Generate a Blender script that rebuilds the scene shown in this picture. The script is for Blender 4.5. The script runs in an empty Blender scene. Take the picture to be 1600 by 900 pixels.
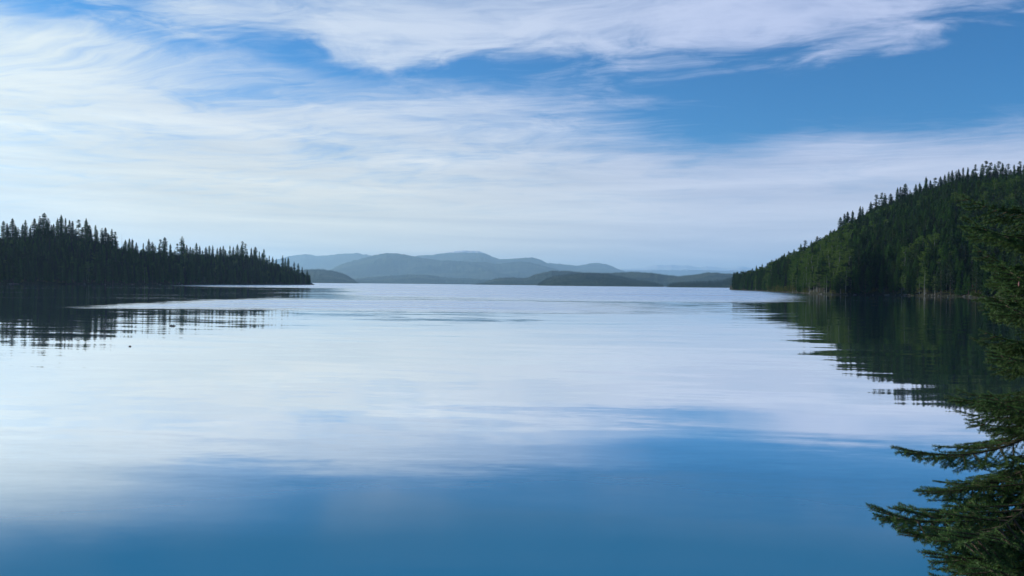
import bpy, bmesh, math, random
import numpy as np
from mathutils import Vector, Matrix, noise as mnoise

# ------------------------------------------------------------------ scene basics
S = bpy.context.scene
C = S.collection
R = math.radians
F = 1244.0                       # focal length in photo pixels (1600 wide)
HCAM = 5.0                       # eye height above the lake
ROLL = 0.6

cam_data = bpy.data.cameras.new('camera')
cam = bpy.data.objects.new('camera', cam_data)
C.objects.link(cam)
cam_data.sensor_width = 36.0
cam_data.lens = 36.0 * F / 1600.0
cam_data.clip_start = 0.1
cam_data.clip_end = 150000.0
cam.location = (0, 0, HCAM)
cam.rotation_euler = (Matrix.Rotation(R(90 - 0.25), 3, 'X') @ Matrix.Rotation(R(ROLL), 3, 'Z')).to_euler()
S.camera = cam

S.view_settings.view_transform = 'Standard'
S.view_settings.look = 'None'
S.view_settings.gamma = 1.0
S.view_settings.exposure = 0.0
S.view_settings.use_curve_mapping = False
S.render.engine = 'CYCLES'
cy = S.cycles
cy.use_denoising = True
cy.max_bounces = 8
cy.diffuse_bounces = 2
cy.glossy_bounces = 3
cy.transmission_bounces = 2
cy.volume_bounces = 1
cy.transparent_max_bounces = 8
cy.caustics_reflective = False
cy.caustics_refractive = False
cy.sample_clamp_indirect = 4.0

SUN_AZ, SUN_EL = -66.0, 18.0     # degrees, azimuth from +Y (view direction), negative = left
sun_dir = Vector((math.sin(R(SUN_AZ)) * math.cos(R(SUN_EL)), math.cos(R(SUN_AZ)) * math.cos(R(SUN_EL)), math.sin(R(SUN_EL))))


class NB:
    """small helper to write node graphs as expressions"""
    def __init__(self, tree):
        self.t = tree

    def node(self, typ, **kw):
        n = self.t.nodes.new(typ)
        for k, v in kw.items():
            setattr(n, k, v)
        return n

    def link(self, a, b):
        self.t.links.new(a, b)

    def put(self, sock, v):
        if isinstance(v, bpy.types.NodeSocket):
            self.link(v, sock)
        else:
            sock.default_value = v

    def m(self, op, a, b=None, c=None, clamp=False):
        n = self.node('ShaderNodeMath', operation=op, use_clamp=clamp)
        self.put(n.inputs[0], a)
        if b is not None:
            self.put(n.inputs[1], b)
        if c is not None:
            self.put(n.inputs[2], c)
        return n.outputs[0]

    def vm(self, op, a, b=None, out=0):
        n = self.node('ShaderNodeVectorMath', operation=op)
        self.put(n.inputs[0], a)
        if b is not None:
            self.put(n.inputs[1], b)
        return n.outputs[out]

    def smooth(self, x, a, b, lo=0.0, hi=1.0):
        n = self.node('ShaderNodeMapRange', interpolation_type='SMOOTHSTEP')
        self.put(n.inputs[0], x)
        self.put(n.inputs[1], a)
        self.put(n.inputs[2], b)
        self.put(n.inputs[3], lo)
        self.put(n.inputs[4], hi)
        return n.outputs[0]

    def sep(self, v):
        n = self.node('ShaderNodeSeparateXYZ')
        self.put(n.inputs[0], v)
        return n.outputs

    def comb(self, x, y, z):
        n = self.node('ShaderNodeCombineXYZ')
        self.put(n.inputs[0], x)
        self.put(n.inputs[1], y)
        self.put(n.inputs[2], z)
        return n.outputs[0]

    def noise(self, vec, scale=1.0, detail=2.0, rough=0.5, dist=0.0, color=False):
        n = self.node('ShaderNodeTexNoise')
        self.put(n.inputs['Vector'], vec)
        n.inputs['Scale'].default_value = scale
        n.inputs['Detail'].default_value = detail
        n.inputs['Roughness'].default_value = rough
        n.inputs['Distortion'].default_value = dist
        return n.outputs['Color' if color else 0]

    def mix(self, f, a, b, blend='MIX'):
        n = self.node('ShaderNodeMix', data_type='RGBA', blend_type=blend)
        self.put(n.inputs['Factor'], f)
        self.put(n.inputs[6], a)
        self.put(n.inputs[7], b)
        return n.outputs[2]


def rgb(r, g, b):
    return (r, g, b, 1.0)


def px2dir(x, y):
    """photo pixel -> (azimuth, elevation) in degrees"""
    yh = 444.6 + (x - 800) * 0.0105
    az = math.atan((x - 800) / F)
    el = math.atan((yh - y) / F * math.cos(az))
    return math.degrees(az), math.degrees(el)


# ------------------------------------------------------------------ world: physical sky with high thin cloud
def build_world():
    w = bpy.data.worlds.new('World')
    S.world = w
    w.use_nodes = True
    t = w.node_tree
    t.nodes.clear()
    N = NB(t)
    out = N.node('ShaderNodeOutputWorld')
    bg = N.node('ShaderNodeBackground')
    bg.inputs['Strength'].default_value = 0.10
    N.link(bg.outputs[0], out.inputs[0])
    sky = N.node('ShaderNodeTexSky', sky_type='NISHITA')
    sky.sun_disc = False
    sky.sun_elevation = R(SUN_EL)
    sky.sun_rotation = R(SUN_AZ)
    sky.altitude = 700
    sky.air_density = 1.0
    sky.dust_density = 0.6
    sky.ozone_density = 2.0
    d = N.node('ShaderNodeTexCoord').outputs['Generated']
    dx, dy, dz = N.sep(d)
    # azimuth / elevation in degrees
    az = N.m('MULTIPLY', N.m('ARCTAN2', dx, dy), 180 / math.pi)
    el = N.m('MULTIPLY', N.m('ARCSINE', dz), 180 / math.pi)
    # cloud-deck coordinates (a flat layer high above)
    zz = N.m('ADD', N.m('MAXIMUM', dz, 0.0), 0.05)
    cx = N.m('DIVIDE', dx, zz)
    cyy = N.m('DIVIDE', dy, zz)
    deck = N.comb(N.m('ADD', N.m('MULTIPLY', cx, 0.80), N.m('MULTIPLY', cyy, -0.25)),
                  N.m('ADD', N.m('MULTIPLY', cx, 0.22), N.m('MULTIPLY', cyy, 1.0)), 3.7)
    warp = N.noise(deck, 0.9, 3, 0.5, 0.0, color=True)
    deckw = N.vm('ADD', deck, N.vm('MULTIPLY', N.vm('SUBTRACT', warp, (0.5, 0.5, 0.5)), (1.3, 0.8, 0.0)))
    big = N.noise(deckw, 0.55, 4, 0.5)
    fine = N.noise(deckw, 2.1, 9, 0.62, 0.6)
    streak = N.noise(N.vm('MULTIPLY', deckw, (0.7, 2.2, 1.0)), 2.4, 7, 0.6, 0.3)
    # warp the layout a little so that its edges are cloud-like
    azw = N.m('ADD', az, N.m('MULTIPLY', N.m('SUBTRACT', big, 0.5), 8.0))
    elw = N.m('ADD', el, N.m('MULTIPLY', N.m('SUBTRACT', fine, 0.5), 3.4))
    cover = None

    def blob(x, y, sx, sy, amp, rot=0.0):
        nonlocal cover
        a0, e0 = px2dir(x, y)
        k = math.degrees(1 / F)
        sa, se = sx * k, sy * k
        ua = N.m('SUBTRACT', azw, a0)
        ue = N.m('SUBTRACT', elw, e0)
        if rot:
            c, s = math.cos(R(rot)), math.sin(R(rot))
            ua, ue = (N.m('ADD', N.m('MULTIPLY', ua, c), N.m('MULTIPLY', ue, s)),
                      N.m('SUBTRACT', N.m('MULTIPLY', ue, c), N.m('MULTIPLY', ua, s)))
        p = N.m('MULTIPLY', ua, 1 / sa)
        q = N.m('MULTIPLY', ue, 1 / se)
        e = N.m('EXPONENT', N.m('MULTIPLY', N.m('ADD', N.m('MULTIPLY', p, p), N.m('MULTIPLY', q, q)), -0.5))
        cover = N.m('MULTIPLY_ADD', e, amp, 0.52 if cover is None else cover)

    # openings where the blue shows
    blob(1480, 135, 250, 46, -0.90)
    blob(1150, 150, 190, 40, -0.75)
    blob(1110, 225, 70, 34, -0.42)
    blob(840, 112, 170, 22, -0.55)
    blob(640, 122, 110, 13, -0.34, 4)
    blob(470, 92, 62, 15, -0.55, -10)
    blob(180, 34, 110, 12, -0.36, -8)
    blob(1590, 80, 80, 50, -0.35)
    blob(300, 62, 260, 26, -0.22, -6)
    # thicker veils
    blob(1030, 38, 420, 34, 0.62)
    blob(930, 245, 170, 45, 0.25)
    blob(330, 190, 330, 60, 0.32)
    blob(40, 125, 150, 50, 0.35)
    blob(720, 150, 110, 12, 0.20, -6)
    blob(1275, 225, 60, 16, 0.30)
    blob(1350, 265, 220, 28, 0.35)
    blob(1180, 135, 60, 10, 0.16, 12)
    cover = N.m('ADD', cover, N.smooth(el, 17.5, 24.0, 0.0, -0.50))
    # the veil thickens towards the horizon
    cover = N.m('ADD', cover, N.smooth(el, 12.0, 3.0, 0.0, 0.75))
    wisps = N.m('ADD', N.m('MULTIPLY', N.m('SUBTRACT', fine, 0.5), 2.3),
                N.m('MULTIPLY', N.m('SUBTRACT', streak, 0.5), 1.2))
    hair = N.noise(N.vm('MULTIPLY', deckw, (1.0, 2.6, 1.0)), 6.5, 6, 0.65, 0.5)
    wisps = N.m('ADD', wisps, N.m('MULTIPLY', N.m('SUBTRACT', hair, 0.5), 0.85))
    fade = N.smooth(el, 2.0, 12.0, 0.25, 1.0)
    dens = N.m('ADD', cover, N.m('MULTIPLY', wisps, fade))
    alpha = N.m('MULTIPLY', N.smooth(dens, -0.30, 1.35), 0.98)
    # cloud brightness: thin cloud scatters the sun forward, so it is brighter towards the sun
    glow = Vector((math.sin(R(-46)), math.cos(R(-46)), math.tan(R(16)))).normalized()   # the veil is brightest on this side
    sd = N.vm('DOT_PRODUCT', d, tuple(glow), out=1)
    toward = N.smooth(sd, 0.45, 0.97)
    near = N.smooth(sd, 0.90, 0.985)
    cl = N.mix(toward, rgb(5.4, 6.2, 8.7), rgb(6.9, 7.7, 8.7))
    cl = N.mix(N.m('MULTIPLY', N.smooth(el, 15.0, 3.0), N.m('MULTIPLY_ADD', toward, 0.6, 0.25)), cl, rgb(9.4, 8.9, 6.8))
    cl = N.mix(near, cl, rgb(8.8, 9.4, 9.0))
    cl = N.mix(N.m('MULTIPLY', N.smooth(dens, 0.55, 1.35), 0.08), cl, rgb(7.4, 8.3, 10.2))
    # low stratus bands seen edge-on
    band = N.noise(N.comb(N.m('MULTIPLY', az, 0.055), N.m('ADD', N.m('MULTIPLY', el, 0.85), N.m('MULTIPLY', az, 0.012)), 2.0), 1.0, 5, 0.55, 0.4)
    bf = N.m('MULTIPLY_ADD', N.m('MULTIPLY', N.m('SUBTRACT', band, 0.5), N.smooth(el, 16.0, 8.0)), 0.75, 0.985)
    cl = N.mix(1.0, cl, N.comb(bf, N.m('MULTIPLY_ADD', bf, 0.85, 0.15), N.m('MULTIPLY_ADD', bf, 0.6, 0.4)), 'MULTIPLY')
    skyc = N.mix(1.0, sky.outputs[0], rgb(0.19, 0.77, 1.28), 'MULTIPLY')
    N.link(N.mix(alpha, skyc, cl), bg.inputs['Color'])


build_world()
sun_data = bpy.data.lights.new('sun', 'SUN')
sun_data.energy = 4.8
sun_data.angle = R(2.0)
sun_data.color = (1.0, 0.95, 0.88)
sun = bpy.data.objects.new('sun', sun_data)
C.objects.link(sun)
sun.location = (-300, 300, 400)
sun.rotation_euler = sun_dir.to_track_quat('Z', 'Y').to_euler()


# ------------------------------------------------------------------ helpers
def mesh(name, verts, faces, mat=None, smooth=False):
    me = bpy.data.meshes.new(name)
    me.from_pydata([tuple(v) for v in verts], [], faces)
    if mat is not None:
        for mm in (mat if isinstance(mat, (list, tuple)) else [mat]):
            me.materials.append(mm)
    if smooth:
        me.shade_smooth()
    me.update()
    return me


def obj(name, me, parent=None, loc=None):
    o = bpy.data.objects.new(name, me)
    C.objects.link(o)
    if parent is not None:
        o.parent = parent
    if loc is not None:
        o.location = loc
    return o


def thing(name, label, cat, loc=(0, 0, 0), rotz=0.0, scale=1.0, group=None):
    o = bpy.data.objects.new(name, None)
    o.empty_display_size = 0.3
    C.objects.link(o)
    o.location = loc
    o.rotation_euler = (0, 0, rotz)
    o.scale = (scale, scale, scale) if not isinstance(scale, (tuple, list)) else scale
    tag(o, label, cat, group)
    return o


def tag(o, label=None, cat=None, group=None, kind=None):
    if label:
        o['label'] = label
    if cat:
        o['category'] = cat
    if group:
        o['group'] = group
    if kind:
        o['kind'] = kind
    return o


def yh(x):
    return 444.6 + (x - 800) * 0.0105


def zpix(x, y, d):
    return HCAM + (yh(x) - y) / F * d


def mat_new(name):
    m = bpy.data.materials.new(name)
    m.use_nodes = True
    m.node_tree.nodes.clear()
    N = NB(m.node_tree)
    out = N.node('ShaderNodeOutputMaterial')
    return m, N, out


def principled(N, out, rough=0.8, spec=0.2):
    p = N.node('ShaderNodeBsdfPrincipled')
    p.inputs['Roughness'].default_value = rough
    p.inputs['Specular IOR Level'].default_value = spec
    N.link(p.outputs[0], out.inputs['Surface'])
    return p


def foliage_mat(name, dark, light, third=None, trans=0.15, nscale=0.9):
    m, N, out = mat_new(name)
    rnd = N.node('ShaderNodeObjectInfo').outputs['Random']
    geo = N.node('ShaderNodeTexCoord').outputs['Object']
    n = N.noise(geo, nscale, 3, 0.6)
    f = N.m('ADD', N.m('MULTIPLY', rnd, 0.65), N.m('MULTIPLY', N.smooth(n, 0.3, 0.7), 0.35))
    col = N.mix(f, rgb(*dark), rgb(*light))
    if third:
        r2 = N.m('FRACT', N.m('MULTIPLY', rnd, 7.31))
        col = N.mix(N.smooth(r2, 0.62, 0.95), col, rgb(*third))
    d = N.node('ShaderNodeBsdfDiffuse')
    tr = N.node('ShaderNodeBsdfTranslucent')
    N.link(col, d.inputs[0])
    N.link(col, tr.inputs[0])
    mx = N.node('ShaderNodeMixShader')
    mx.inputs[0].default_value = trans
    N.link(d.outputs[0], mx.inputs[1])
    N.link(tr.outputs[0], mx.inputs[2])
    N.link(mx.outputs[0], out.inputs['Surface'])
    return m


def bark_mat(name, a, b, scale=3.0):
    m, N, out = mat_new(name)
    p = principled(N, out, 0.9, 0.1)
    geo = N.node('ShaderNodeTexCoord').outputs['Object']
    n = N.noise(N.vm('MULTIPLY', geo, (1.0, 1.0, 0.35)), scale, 5, 0.65)
    N.link(N.mix(N.smooth(n, 0.35, 0.65), rgb(*a), rgb(*b)), p.inputs['Base Color'])
    return m


M_CONIFER = foliage_mat('conifer_needles', (0.013, 0.036, 0.011), (0.066, 0.150, 0.026), (0.028, 0.044, 0.030))
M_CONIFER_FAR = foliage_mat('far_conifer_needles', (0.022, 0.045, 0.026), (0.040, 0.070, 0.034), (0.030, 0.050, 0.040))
M_PINE = foliage_mat('pine_needles', (0.020, 0.042, 0.016), (0.046, 0.078, 0.024))
M_ASPEN = foliage_mat('aspen_leaves', (0.060, 0.125, 0.020), (0.125, 0.185, 0.036))
M_SHRUB = foliage_mat('shrub_leaves', (0.065, 0.090, 0.022), (0.15, 0.15, 0.04))
M_BARE = foliage_mat('pale_twigs', (0.09, 0.095, 0.085), (0.14, 0.14, 0.12))
M_BARK = bark_mat('conifer_bark', (0.045, 0.034, 0.026), (0.11, 0.085, 0.065))
M_BIRCH = bark_mat('pale_bark', (0.13, 0.13, 0.12), (0.34, 0.34, 0.31))
M_SNAG = bark_mat('grey_dead_wood', (0.16, 0.15, 0.14), (0.30, 0.28, 0.26))
M_DRIFT = bark_mat('driftwood', (0.10, 0.09, 0.08), (0.22, 0.20, 0.18), 6.0)
M_WETWOOD = bark_mat('wet_dark_wood', (0.018, 0.015, 0.012), (0.05, 0.04, 0.03), 6.0)


def ground_mat(name, a, b, c, scale):
    m, N, out = mat_new(name)
    p = principled(N, out, 0.95, 0.1)
    geo = N.node('ShaderNodeTexCoord').outputs['Object']
    n = N.noise(geo, scale, 6, 0.65)
    n2 = N.noise(geo, scale * 7.0, 4, 0.6)
    col = N.mix(N.smooth(n, 0.38, 0.62), rgb(*a), rgb(*b))
    col = N.mix(N.smooth(n2, 0.5, 0.75), col, rgb(*c))
    N.link(col, p.inputs['Base Color'])
    bump = N.node('ShaderNodeBump')
    bump.inputs['Strength'].default_value = 0.5
    bump.inputs['Distance'].default_value = 0.3 / scale
    N.link(n2, bump.inputs['Height'])
    N.link(bump.outputs[0], p.inputs['Normal'])
    return m


M_FLOOR = ground_mat('forest_floor', (0.024, 0.030, 0.014), (0.040, 0.040, 0.022), (0.060, 0.058, 0.040), 0.15)
M_BANK = ground_mat('mossy_bank', (0.050, 0.055, 0.025), (0.09, 0.075, 0.05), (0.16, 0.15, 0.12), 1.2)


def hill_mat(name, snow=None):
    """distant forested slopes: dark conifer cover, clearings, optional snow above a height"""
    m, N, out = mat_new(name)
    p = principled(N, out, 1.0, 0.0)
    geo = N.node('ShaderNodeTexCoord').outputs['Object']
    n = N.noise(geo, 0.0013, 7, 0.65)
    n2 = N.noise(geo, 0.012, 5, 0.7)
    col = N.mix(N.smooth(n, 0.4, 0.62), rgb(0.022, 0.042, 0.030), rgb(0.070, 0.090, 0.050))
    col = N.mix(N.smooth(n2, 0.45, 0.75), col, rgb(0.020, 0.038, 0.028))
    if snow:
        z = N.sep(geo)[2]
        hgt = N.m('ADD', z, N.m('MULTIPLY', N.m('SUBTRACT', N.noise(geo, 0.004, 6, 0.7), 0.5), snow[1]))
        col = N.mix(N.m('MULTIPLY', N.smooth(hgt, snow[0], snow[0] + 30), N.smooth(n2, 0.30, 0.50, 0.25, 1.0)), col, rgb(0.78, 0.80, 0.84))
    N.link(col, p.inputs['Base Color'])
    bump = N.node('ShaderNodeBump')
    bump.inputs['Strength'].default_value = 1.0
    bump.inputs['Distance'].default_value = 60.0
    N.link(n2, bump.inputs['Height'])
    N.link(bump.outputs[0], p.inputs['Normal'])
    return m


M_HILL = hill_mat('far_forest_slope')
M_PEAK = hill_mat('snow_capped_slope', (1160, 110))
M_SNOW = hill_mat('snowy_far_slope', (960, 500))


# ------------------------------------------------------------------ lake
def water_mat():
    m, N, out = mat_new('lake_surface')
    P = N.node('ShaderNodeTexCoord').outputs['Object']
    x, y, z = N.sep(P)
    # slow large variation used to break up every edge
    wv = N.noise(N.comb(N.m('MULTIPLY', x, 0.006), N.m('MULTIPLY', y, 0.018), 0.0), 1.0, 5, 0.6, 0.4)
    w = N.m('SUBTRACT', wv, 0.5)
    yd = N.m('MULTIPLY', y, N.m('MULTIPLY_ADD', w, 0.55, 1.0))
    az = N.m('DIVIDE', x, N.m('MAXIMUM', y, 1.0))
    azw = N.m('MULTIPLY_ADD', w, 0.10, az)

    def box(v, a0, a1, b0, b1):
        return N.m('MULTIPLY', N.smooth(v, a0, a1), N.smooth(v, b1, b0))
    # cat's-paw bands where a breath of wind roughens the surface
    b1 = N.m('MULTIPLY', box(yd, 138, 150, 215, 255), box(x, -88, -68, -10, 50))
    b2 = N.m('MULTIPLY', N.smooth(yd, 235, 300), box(azw, -0.24, -0.17, 0.30, 0.40))
    b3 = N.m('MULTIPLY', N.smooth(yd, 640, 900), N.smooth(azw, -0.47, -0.36))
    b4 = N.m('MULTIPLY', N.m('MULTIPLY', box(yd, 175, 190, 205, 232), box(azw, -0.22, -0.16, 0.00, 0.09)), 0.8)
    patch = N.m('MULTIPLY', N.smooth(wv, 0.52, 0.66), N.smooth(yd, 60, 300))
    ruf = N.m('MAXIMUM', N.m('MAXIMUM', b1, b2), N.m('MAXIMUM', b3, N.m('MAXIMUM', b4, N.m('MULTIPLY', patch, 0.25))))
    # fine streaks inside the ruffled water
    st = N.noise(N.comb(N.m('MULTIPLY', x, 0.004), N.m('MULTIPLY', y, 0.05), 4.0), 1.0, 4, 0.65)
    ruf = N.m('MULTIPLY', ruf, N.smooth(st, 0.32, 0.58, 0.45, 1.0))
    # slopes of the three ripple sizes, crests running mostly across the view
    half = (0.5, 0.5, 0.5)
    swell = N.vm('SUBTRACT', N.noise(N.comb(N.m('MULTIPLY', x, 0.075), N.m('ADD', N.m('MULTIPLY', y, 0.30), N.m('MULTIPLY', x, 0.03)), 1.0), 1.0, 2, 0.6, 0.5, True), half)
    mid = N.vm('SUBTRACT', N.noise(N.comb(N.m('MULTIPLY', x, 0.22), N.m('MULTIPLY', y, 1.1), 2.0), 1.0, 2, 0.5, 0.3, True), half)
    fin = N.vm('SUBTRACT', N.noise(N.comb(N.m('MULTIPLY', x, 1.6), N.m('MULTIPLY', y, 5.0), 3.0), 1.0, 2, 0.5, 0.2, True), half)
    gust = N.smooth(N.noise(N.comb(N.m('MULTIPLY', x, 0.02), N.m('MULTIPLY', y, 0.06), 7.0), 1.0, 3, 0.55), 0.38, 0.68, 0.25, 1.2)
    s = N.vm('MULTIPLY', swell, (0.012, 0.046, 0.0))
    s = N.vm('ADD', s, N.vm('MULTIPLY', N.vm('MULTIPLY', mid, (0.010, 0.028, 0.0)), N.comb(gust, gust, gust)))
    s = N.vm('ADD', s, N.vm('MULTIPLY', N.vm('MULTIPLY', fin, (0.010, 0.020, 0.0)), N.comb(gust, gust, gust)))
    rs = N.m('MULTIPLY', ruf, 0.6)
    s = N.vm('ADD', s, N.vm('MULTIPLY', N.vm('MULTIPLY', mid, (0.5, 1.0, 0.0)), N.comb(rs, rs, rs)))
    s = N.vm('ADD', s, N.vm('MULTIPLY', N.vm('MULTIPLY', fin, (0.5, 1.0, 0.0)), N.comb(rs, rs, rs)))
    nrm = N.vm('NORMALIZE', N.vm('ADD', N.vm('MULTIPLY', s, (-1, -1, 0)), (0, 0, 1)))
    gl = N.node('ShaderNodeBsdfGlossy')
    gl.inputs['Color'].default_value = rgb(1, 1, 1)
    N.link(N.m('ADD', N.m('MULTIPLY', ruf, 0.25), N.smooth(y, 14, 31, 0.12, 0.03)), gl.inputs['Roughness'])
    N.link(nrm, gl.inputs['Normal'])
    deep = N.node('ShaderNodeBsdfDiffuse')
    deep.inputs['Color'].default_value = rgb(0.020, 0.215, 0.36)
    # reflectance against viewing angle (smooth surface)
    lw = N.node('ShaderNodeLayerWeight')
    lw.inputs['Blend'].default_value = 0.5
    N.link(nrm, lw.inputs['Normal'])
    refl = N.smooth(lw.outputs['Facing'], 0.69, 0.855, 0.06, 0.99)
    mx = N.node('ShaderNodeMixShader')
    N.link(refl, mx.inputs[0])
    N.link(deep.outputs[0], mx.inputs[1])
    N.link(gl.outputs[0], mx.inputs[2])
    N.link(mx.outputs[0], out.inputs['Surface'])
    return m


LK = 56000.0
lake = obj('lake', mesh('lake', [(-LK, -LK, 0), (LK, -LK, 0), (LK, LK, 0), (-LK, LK, 0)], [(0, 1, 2, 3)], water_mat()))
tag(lake, 'calm blue lake mirroring the sky and shores', 'lake', kind='structure')


# ------------------------------------------------------------------ hills
class Hill:
    """a ridge given by stations across the view: shore distance, crest distance, crest height"""
    def __init__(self, st, back=0.9, rough=0.10, nscale=0.01, seed=0.0, power=0.9, shore_h=0.4):
        st = sorted(st)
        self.px = np.array([s[0] for s in st], float)
        self.ds = np.array([s[1] for s in st], float)
        self.dr = np.array([s[2] for s in st], float)
        self.zr = np.array([s[3] for s in st], float)
        self.jag = 0.0
        self.back, self.rough, self.ns, self.seed, self.power, self.sh = back, rough, nscale, seed, power, shore_h

    def par(self, px):
        return (float(np.interp(px, self.px, self.ds)), float(np.interp(px, self.px, self.dr)), float(np.interp(px, self.px, self.zr)))

    def h(self, px, d):
        ds, dr, zr = self.par(px)
        t = (d - ds) / (dr - ds)
        if t < 0:
            return max(-3.0, t * 12.0) - 0.02
        X = (px - 800) / F * d
        n = mnoise.fractal(Vector((X * self.ns + self.seed, d * self.ns, self.seed)), 1.0, 2.0, 5)
        if t <= 1:
            base = zr * t ** self.power
            env = math.sin(math.pi * min(t, 1.0)) * 1.0
        else:
            u = min(1.0, (t - 1) / self.back)
            base = zr * (1 - u * u * (3 - 2 * u)) - 4 * u
            env = min(1.0, (t - 1) * 2)
            n = min(n, 0.0)
        if self.jag:
            base += self.jag * mnoise.fractal(Vector((px * 0.16, t * 6, self.seed)), 0.8, 2.0, 4) * min(1.0, t * 2)
        return max(-4.0, base + n * self.rough * max(zr, 0.0) * env + (self.sh * min(1, t * 20) if zr > 0 else 0))

    def at(self, px, t):
        ds, dr, zr = self.par(px)
        d = ds + t * (dr - ds)
        return Vector(((px - 800) / F * d, d, self.h(px, d)))

    def build(self, name, mat, label, nu=160, nv=44):
        V, Fc = [], []
        us = np.linspace(self.px[0], self.px[-1], nu)
        tb = 1 + self.back
        ts = list(np.linspace(-0.12, 0.0, 4)) + list(np.linspace(0.015, 1.0, nv)) + list(np.linspace(1.06, tb, nv // 3))
        for u in us:
            ds, dr, zr = self.par(u)
            for t in ts:
                d = ds + t * (dr - ds)
                V.append(((u - 800) / F * d, d, self.h(u, d)))
        k = len(ts)
        for i in range(nu - 1):
            for j in range(k - 1):
                a = i * k + j
                Fc.append((a, a + k, a + k + 1, a + 1))
        o = obj(name, mesh(name, V, Fc, mat, smooth=True))
        return tag(o, label, 'hill', kind='structure')


def far_hill(name, pts, d, label, mat=None, depth=0.78, tree=0.0, seed=0.0, rough=0.34):
    d *= 1.5
    st = []
    for (x, y) in pts:
        st.append((x, d * depth, d, zpix(x, y, d) - tree))
    hl = Hill(st, back=1.2, rough=rough, nscale=9.0 / d, seed=seed, power=1.0, shore_h=0.0)
    hl.jag = (0.25 if d > 40000 else 0.9) * d / F
    hl.build(name, mat or M_HILL, label, nu=420, nv=40)
    return hl


# far layers, read off the skyline of the photograph, farthest first
far_hill('snowy_mountains', [(900, 452), (968, 421), (984, 420), (1005, 418.6), (1015, 416), (1026, 414), (1038, 414.5), (1049, 413.3), (1060, 415), (1073, 414.6), (1084, 416.5), (1094, 417.8), (1104, 416), (1115, 417), (1128, 419), (1141, 418.6), (1150, 416.5), (1157, 415.5), (1165, 417.5), (1173, 418.6), (1230, 424), (1320, 452)],
         34000, 'pale snowy mountains farthest off on the horizon', M_SNOW, seed=3.1, rough=0.3)
far_hill('distant_ridge', [(360, 446), (430, 406), (454, 399.7), (476, 396.6), (497, 399.7), (512, 399), (530, 396.8), (545, 396.2), (556, 395.4), (567, 397), (578, 399), (610, 408), (680, 446)],
         23000, 'pale blue ridge behind the left headland', seed=9.4)
far_hill('distant_hill', [(800, 448), (845, 418), (858, 410.7), (868, 411.5), (879, 413), (900, 415), (909, 413.8), (918, 412.5), (928, 411), (937, 411), (944, 412), (952, 414.6), (960, 418), (968, 421), (985, 427), (1030, 450)],
         22000, 'pale blue rounded hill right of the centre', seed=5.2)
far_hill('snow_capped_peak', [(560, 446), (600, 425), (625, 408), (651, 400), (664, 398.5), (677, 398), (690, 396), (701, 394.5), (713, 392.4), (725, 391.2), (737, 391.8), (746, 392.4), (754, 394.6), (761, 397.3), (770, 401), (780, 404.4), (792, 404.6), (803, 404.4), (812, 403.4), (822, 402.6), (831, 402), (839, 404), (847, 406.8), (854, 411), (862, 415), (880, 424), (930, 448)],
         20000, 'broad blue mountain with a streak of snow on its crest', M_PEAK, seed=1.7)
far_hill('blue_ridge', [(470, 444), (500, 431), (530, 414), (545, 409), (559, 405.6), (571, 402), (583, 399.5), (594, 396.6), (604, 395.2), (615, 395.6), (630, 397.3), (644, 400), (666, 404), (689, 407), (725, 408.4), (761, 410), (777, 412.8), (790, 411), (800, 409.4), (812, 408.6), (826, 409.5), (845, 414), (863, 419), (890, 428), (940, 448)],
         15000, 'mid blue ridge rounded at its left end', seed=7.9)
far_hill('low_shore_ridge', [(500, 446), (554, 435.6), (575, 433), (592, 431.8), (620, 430.4), (640, 429), (654, 428.6), (666, 429.4), (677, 430.6), (701, 434), (737, 435), (760, 437), (800, 446)],
         10000, 'low blue wooded ridge along the far shore', seed=2.3)
FAR_WOODS = []
FAR_WOODS.append((far_hill('right_shore_ridge', [(730, 446), (753, 441), (762, 438), (772, 435), (784, 433), (796, 432.5), (821, 433), (830, 430), (839, 426.4), (860, 422), (887, 422.5), (910, 424.6), (947, 426), (968, 424.6), (989, 423.8), (1005, 424.5), (1023, 425.6), (1041, 429), (1062, 430), (1075, 429), (1089, 427.7), (1104, 425), (1116, 424.8), (1128, 426), (1152, 427), (1200, 430), (1300, 452)],
                           6500, 'long slate blue wooded ridge right of the centre', tree=11, seed=4.4), 7000, 14.0, 'right_shore_woods', 'far woods covering the long slate blue ridge'))
FAR_WOODS.append((far_hill('headland_hill', [(380, 430), (440, 422), (480, 420), (497, 419), (507, 420), (518, 422), (530, 425), (540, 428), (550, 434), (556, 438), (562, 443)],
                           6500, 'grey blue wooded hill just past the left headland tip', tree=11, seed=6.6), 2600, 14.0, 'headland_hill_woods', 'woods on the grey blue hill past the left headland'))
FAR_WOODS.append((far_hill('wooded_island', [(834, 448), (841, 443.5), (847, 438.8), (856, 434), (866, 430.4), (878, 428.6), (892, 427), (905, 426.4), (918, 426), (932, 426.4), (947, 427), (958, 429), (971, 431.7), (984, 434.6), (997, 437), (1010, 439), (1023, 441.4), (1034, 445), (1042, 449)],
                           4300, 'dark green wooded point in the middle of the far shore', tree=11, seed=8.2), 4200, 14.0, 'island_woods', 'dark woods covering the low point mid lake'))
FAR_WOODS.append((far_hill('right_point', [(1034, 449), (1044, 445.4), (1052, 442), (1062, 440.6), (1080, 440), (1102, 439), (1115, 438.6), (1128, 438), (1135, 435.5), (1141, 433), (1150, 430.5), (1162, 428), (1180, 426), (1220, 424), (1280, 452)],
                           3300, 'dark wooded point tucked behind the right hill', tree=12, seed=0.6), 3000, 15.0, 'right_point_woods', 'hazy woods on the point behind the right hill'))

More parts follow.
